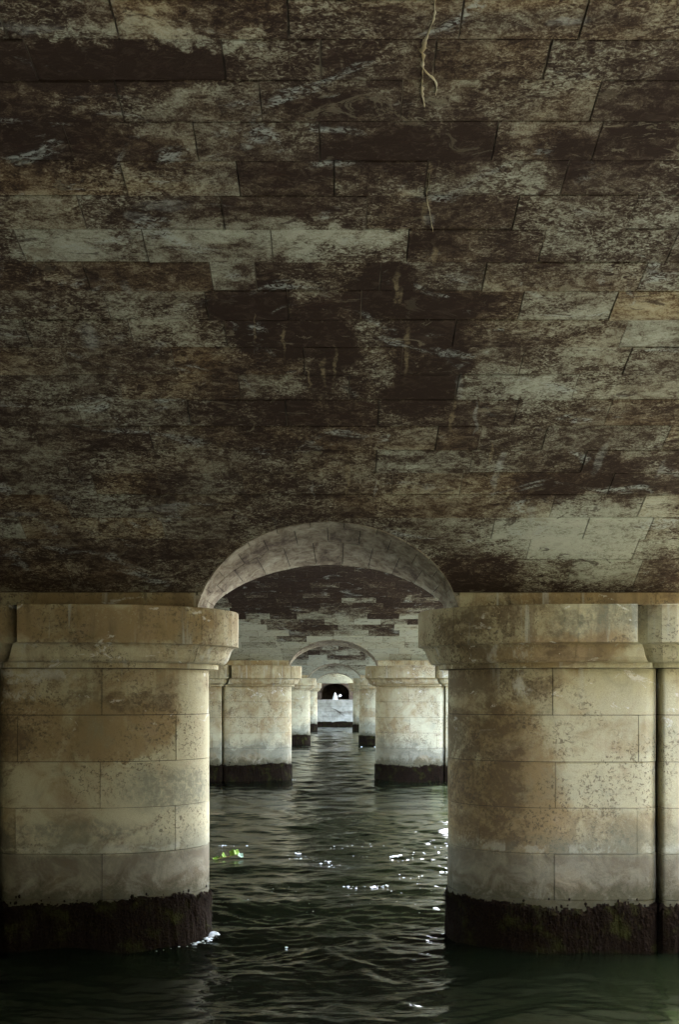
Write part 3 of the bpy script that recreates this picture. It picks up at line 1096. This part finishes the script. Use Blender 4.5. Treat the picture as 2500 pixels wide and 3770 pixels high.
deck = thing("bridge_deck", "stone roadway deck on top of the vaults with its side walls", "deck", (0, 60, 10.3))
o = obj("deck_slab", mesh("deck_slab", *box(XL - .3, XR + .3, -14, 150, 10.3, 10.9)), M_QUAY, deck)
o.matrix_parent_inverse = deck.matrix_basis.inverted()
for xe in (XL, XR):
    V, F = [], []
    for vlt in VA:
        n = 24
        b = len(V)
        for i in range(n + 1):
            a = -vlt.A + 2 * vlt.A * i / n
            x, y, z = vlt.p(xe, a, 0.0)
            V += [(x, y, z), (x, y, 10.3)]
        F += [(b + 2 * i, b + 2 * i + 2, b + 2 * i + 3, b + 2 * i + 1) for i in range(n)]
    for P in PIER:
        b = len(V)
        V += [(xe, P - TS, ZS), (xe, P + TS, ZS), (xe, P + TS, 10.3), (xe, P - TS, 10.3)]
        F.append((b, b + 1, b + 2, b + 3))
    o = obj("side_wall", mesh("side_wall", V, F), M_QUAY, deck)
    o.matrix_parent_inverse = deck.matrix_basis.inverted()

q = obj("quay_near", mesh("quay_near", *box(XL, XR , -9.0, 1.0, -1, 2.6)), M_QUAY)
tag(q, "stone quay the picture is taken from", "quay", kind="structure")
em = obj("sky_blocker", mesh("sky_blocker", *box(-300, 300, -60, -14.2, -1, 24.0)), M_QUAY)  # added out of view to cut sky light from behind the camera
tag(em, "added unseen block behind the camera, cutting sky light", "sky_blocker", kind="structure")
for x0, x1, y1, wh in ((11.0, 300, 9.0, "right"), (-300, -26, 13.0, "left")):  # added unseen blocks that dim the near bay from both sides
    em = obj("sky_blocker", mesh("sky_blocker", *box(x0, x1, -14.2, y1, -1, 13.0)), M_BLOCKER)
    tag(em, "added unseen block to the %s of the bridge, keeping sky light off the nearest pier" % wh, "sky_blocker", kind="structure")
ab = obj("abutment_wall", mesh("abutment_wall", *box(XL, XR, -14, -9.1, -1, 6.2)), M_QUAY)
tag(ab, "stone abutment wall carrying the near end of the overhead vault", "wall", kind="thing")

# ------------------------------------------------------------------ far bank
QY, QZ = 128.0, 3.63
qw = thing("quay_wall", "pale stone quay wall closing the water lane at the far end", "wall", (0, QY, 0))
V, F = box(-9, 9, 0.05, 3.0, -1, QZ - 0.02)
obj("core", mesh("quay_core", V, F), M_MORTAR, qw)
zc = [0.05, 0.8, 1.45, 2.1, 2.75, 3.2, QZ]
for c in range(len(zc) - 1):
    x = -6.0 - (0.9 if c % 2 else 0)
    while x < 6:
        L = 1.7 + jit(.3)
        if c == len(zc) - 2: L = 2.3
        pr = 0.10 if c == len(zc) - 2 else jit(.006)
        V, F = box(x + .008, x + L - .008, -pr, 0.5, zc[c] + .008, zc[c + 1] - .006)
        obj("stone", mesh("quay_stone", V, F), M_QUAY, qw)
        x += L
pm = Path([(-7 + i * .25, -0.02, 0, -1) for i in range(57)])
o = obj("moss_skirt", mesh("quay_moss", *moss_mesh(pm, 5.5, 0.80)), M_MOSS, qw)
o["kind"] = "stuff"
fb = obj("far_bank", mesh("far_bank", *box(-400, 400, 131.0, 330, -1, QZ - .05)), M_QUAY)
tag(fb, "stone paving of the far bank", "bank", kind="structure")

# abutment with a dark tunnel behind the quay
AY = 137.5
at = thing("abutment_tunnel", "dark arched tunnel mouth in the far abutment above the quay wall", "tunnel", (0, AY, 0))
V, F = [], []
n = 24
w2, zs2, r2 = 1.95, 4.6, 1.25
arch = [(w2 * math.cos(math.pi * i / n), zs2 + r2 * math.sin(math.pi * i / n)) for i in range(n + 1)]
arch = [(w2, QZ - .1)] + arch + [(-w2, QZ - .1)]
ringo = [(x * 6, (z - QZ) * 6 + QZ) for x, z in arch]
m = len(arch)
for x, z in arch: V.append((x + jit(.06), 0, z + jit(.05)))
for x, z in ringo: V.append((max(XL, min(XR, x)), 0, min(10.2, z)))
for x, z in arch: V.append((x, 7.0, z))
for i in range(m - 1):
    F.append((i, i + 1, m + i + 1, m + i))
    F.append((i, 2 * m + i, 2 * m + i + 1, i + 1))
F.append(tuple(2 * m + i for i in range(m)))
obj("tunnel_wall", mesh("tunnel_wall", V, F), M_DARK, at)

M_WHITE = mat_simple("bleached_canvas", (0.80, 0.80, 0.76), (0.86, 0.86, 0.83), 3.0, 0.8, 0.2)
V, F = [], []
prof = [(0.34, 0), (0.31, .18), (0.22, .5), (0.12, .78), (0.05, .94), (0.015, 1.0)]
ns = 14
for r, z in prof:
    for i in range(ns):
        t = 2 * math.pi * i / ns
        rr = r * (1 + 0.10 * math.cos(5 * t) + .05 * math.sin(3 * t))
        V.append((rr * math.cos(t), rr * math.sin(t), z))
for j in range(len(prof) - 1):
    for i in range(ns):
        F.append((j * ns + i, j * ns + (i + 1) % ns, (j + 1) * ns + (i + 1) % ns, (j + 1) * ns + i))
F.append(tuple((len(prof) - 1) * ns + i for i in range(ns)))
o = obj("white_tent", mesh("white_tent", V, F, True), M_WHITE)
o.location = (-0.03, 129.4, QZ - .02)
o.scale = (0.95, .95, .98)
tag(o, "tiny white pointed tent shape standing on the far quay wall", "tent")

# pale rounded bundle beside it, on a dark post
V, F = [], []
nr, ns = 7, 12
for j in range(nr + 1):
    ph = math.pi * j / nr
    for i in range(ns):
        t = 2 * math.pi * i / ns
        k = 1 + 0.16 * mnoise.noise((math.cos(t) * 1.5, math.sin(t) * 1.5, ph * 1.4))
        V.append((0.24 * k * math.sin(ph) * math.cos(t), 0.2 * k * math.sin(ph) * math.sin(t), 0.17 * k * math.cos(ph) + 0.05 * math.cos(t)))
for j in range(nr):
    for i in range(ns):
        F.append((j * ns + i, (j + 1) * ns + i, (j + 1) * ns + (i + 1) % ns, j * ns + (i + 1) % ns))
lamp = thing("round_sign", "small white round shape on a dark post beside the white tent", "sign", (0.60, 130.2, QZ - .05))
o = obj("disc", mesh("round_disc", V, F, True), M_WHITE, lamp); o.location = (0, 0, 0.55)
V, F = [], []
for z, r in ((0, .05), (.02, .05), (.06, .03), (.5, .025)):
    for i in range(8): V.append((r * math.cos(i * math.pi / 4), r * math.sin(i * math.pi / 4), z))
for j in range(3):
    for i in range(8): F.append((j * 8 + i, j * 8 + (i + 1) % 8, (j + 1) * 8 + (i + 1) % 8, (j + 1) * 8 + i))
obj("post", mesh("sign_post", V, F), M_DARK, lamp)


def tube(pts, r, ns=6):
    V, F = [], []
    for i, p in enumerate(pts):
        p = Vector(p)
        d = (Vector(pts[min(i + 1, len(pts) - 1)]) - Vector(pts[max(i - 1, 0)])).normalized()
        a = d.orthogonal().normalized(); b = d.cross(a)
        rr = r[i] if isinstance(r, (list, tuple)) else r
        for k in range(ns):
            t = 2 * math.pi * k / ns
            V.append(tuple(p + a * math.cos(t) * rr + b * math.sin(t) * rr))
    for i in range(len(pts) - 1):
        for k in range(ns):
            F.append((i * ns + k, i * ns + (k + 1) % ns, (i + 1) * ns + (k + 1) % ns, (i + 1) * ns + k))
    F.append(tuple(range(ns - 1, -1, -1))); F.append(tuple((len(pts) - 1) * ns + k for k in range(ns)))
    return V, F


def fpt(px, py, y):
    return ((px - 1238) * y / 3665 + CAMX, y, CAMZ - (py - 2560) * y / 3665)


M_ROPE = mat_simple("dark_mooring_cable", (0.03, 0.025, 0.02), (0.07, 0.055, 0.04), 5.0)
cb = thing("mooring_cable", "dark slack mooring cable with two strands across the far quay wall", "cable", (0, QY, 0))
for pl in ([(1222, 2609), (1238, 2613), (1248, 2620), (1262, 2623), (1280, 2619), (1303, 2622), (1330, 2624)],
           [(1232, 2611), (1246, 2621), (1262, 2626), (1285, 2624), (1303, 2625), (1330, 2627)],
           [(1244, 2619), (1256, 2628), (1268, 2636)]):
    pts = [Vector(fpt(a, b, QY - 0.12)) - Vector((0, QY, 0)) for a, b in pl]
    obj("strand", mesh("strand", *tube(pts, [0.035] + [0.022] * (len(pts) - 1))), M_ROPE, cb)

# ------------------------------------------------------------------ foam and a drifting sprig
def foam_geo(spots):
    V, F = [], []
    for (x, y, sx, sy, n, s) in spots:
        for _ in range(n):
            fx, fy = x + random.gauss(0, sx), y + random.gauss(0, sy)
            r = s * (0.25 + random.random() ** 2 * 1.1)
            z = wz(fx, fy)
            b = len(V)
            m = 7
            for i in range(m):
                t = 2 * math.pi * i / m
                k = 0.6 + 0.7 * random.random()
                V.append((fx + r * k * 1.5 * math.cos(t), fy + r * k * math.sin(t), z - 0.004))
            for i in range(m):
                t = 2 * math.pi * i / m
                V.append((fx + r * .75 * math.cos(t), fy + r * .5 * math.sin(t), z + r * 0.35))
            V.append((fx, fy, z + r * 0.5))
            F += [(b + i, b + (i + 1) % m, b + m + (i + 1) % m, b + m + i) for i in range(m)]
            F += [(b + m + i, b + m + (i + 1) % m, b + 2 * m) for i in range(m)]
    return V, F


def wpt(px, py):
    d = (CAMZ - WL) * 3665 / (py - 2560)
    return (px - 1238) * d / 3665 + CAMX, d


spots = []
for (px, py, sx, sy, n, s) in ((1093, 3142, .05, .08, 7, .045), (1097, 3158, .12, .03, 6, .03), (1175, 3170, .12, .25, 14, .022), (1220, 3185, .15, .25, 9, .022),
                               (1300, 3262, .22, .06, 14, .022), (1390, 3262, .3, .10, 12, .024), (1408, 3262, .03, .03, 3, .032), (1445, 3148, .15, .12, 9, .03), (1490, 3160, .25, .12, 9, .026),
                               (1560, 3130, .5, .5, 16, .018), (1640, 3205, .05, .05, 5, .05), (1530, 3225, .2, .2, 8, .022), (1535, 3252, .03, .03, 2, .03),
                               (815, 3112, .06, .10, 6, .03), (870, 3113, .2, .05, 6, .022), (1140, 3355, .04, .04, 2, .02), (1610, 3355, .03, .05, 3, .035),
                               (1845, 3468, .14, .03, 9, .012), (1055, 3482, .02, .02, 2, .018), (1450, 3462, .02, .02, 2, .02), (1250, 3130, .8, .8, 24, .012), (1450, 3280, .8, .8, 20, .011),
                               (1000, 3300, .7, .7, 12, .010), (1065, 2872, .15, .15, 6, .05), (1365, 2750, .3, .3, 4, .07)):
    x, y = wpt(px, py)
    spots.append((x, y, sx, sy, n, s))
fo = obj("foam", mesh("foam", *foam_geo(spots)), M_FOAM)
tag(fo, "white foam flecks drifting on the green water", "foam", kind="stuff")
sp2 = []
for i in range(26):
    t = i / 25
    x, y = PI.at(PI.L / 2 - 1.35 + 1.25 * t, 0.06 + 0.05 * random.random())
    if t > .55 or i % 3 == 0: sp2.append((-x, PIER[0] + y, .05, .04, 1 + int(8 * t * t), .007 + .030 * t))
fo = obj("foam", mesh("splash_foam", *foam_geo(sp2)), M_FOAM)
tag(fo, "white splash foam at the foot of the big left column", "foam", kind="stuff")

M_LEAF = NB("leaf_green")
_p = M_LEAF.pos()
M_LEAF = M_LEAF.out(M_LEAF.mix(M_LEAF.noise(_p, 9.0, 3), (0.07, 0.17, 0.012), (0.19, 0.27, 0.03)), 0.55, 0.25)
M_LEAFP = mat_simple("leaf_underside", (0.20, 0.32, 0.22), (0.30, 0.42, 0.32), 9.0, 0.6)
M_STEM = mat_simple("twig", (0.16, 0.10, 0.04), (0.26, 0.20, 0.07), 9.0)
sx_, sy_ = wpt(845, 3160)
spr = thing("leafy_sprig", "bright green leafy sprig drifting beside the big left column", "sprig", (sx_, sy_, wz(sx_, sy_)))
spr.scale = (0.72, 0.72, 0.7)
obj("twig", mesh("twig", *tube([(-.42, -.25, .03), (-.25, -.1, .05), (-.05, 0, .07), (.12, .05, .12), (.30, .05, .10)], [.012, .014, .013, .011, .007])), M_STEM, spr)


def leaf(size, lobes=5):
    pts = []
    n = 20
    for i in range(n):
        t = 2 * math.pi * i / n
        r = 0.62 + 0.30 * abs(math.cos(t * lobes / 2)) + 0.08 * ((i % 2) - .5)
        pts.append((size * r * math.cos(t), size * r * math.sin(t)))
    V = [(x, y, 0.22 * size * math.sin(3 * x / size) + 0.2 * abs(y)) for x, y in pts] + [(0, 0, -0.02)]
    F = [(i, (i + 1) % n, n) for i in range(n)]
    V2 = [(x, y, z - 0.006) for x, y, z in V]
    b = len(V)
    F += [(b + (i + 1) % n, b + i, b + n) for i in range(n)] + [(i, b + i, b + (i + 1) % n, (i + 1) % n) for i in range(n)]
    return V + V2, F


for (x, y, z, s, rx, ry, rz, mt) in ((.10, .05, .20, .15, 60, -8, 10, M_LEAF), (.24, .04, .22, .13, 62, 12, 50, M_LEAF), (.02, .04, .17, .09, 55, -20, 120, M_LEAF), (.38, .0, .12, .12, 45, 35, 20, M_LEAFP),
                                     (-.20, -.08, .14, .11, 60, -10, 80, M_LEAF), (-.27, -.1, .07, .07, 40, 20, 10, M_LEAF), (-.42, -.22, .06, .09, 50, 5, 0, M_LEAF), (-.50, -.25, .05, .06, 40, 10, 30, M_LEAF)):
    o = obj("leaf", mesh("leaf", *leaf(s)), mt, spr)
    o.location = (x, y, z)
    o.rotation_euler = (R_(rx), R_(ry), R_(rz))
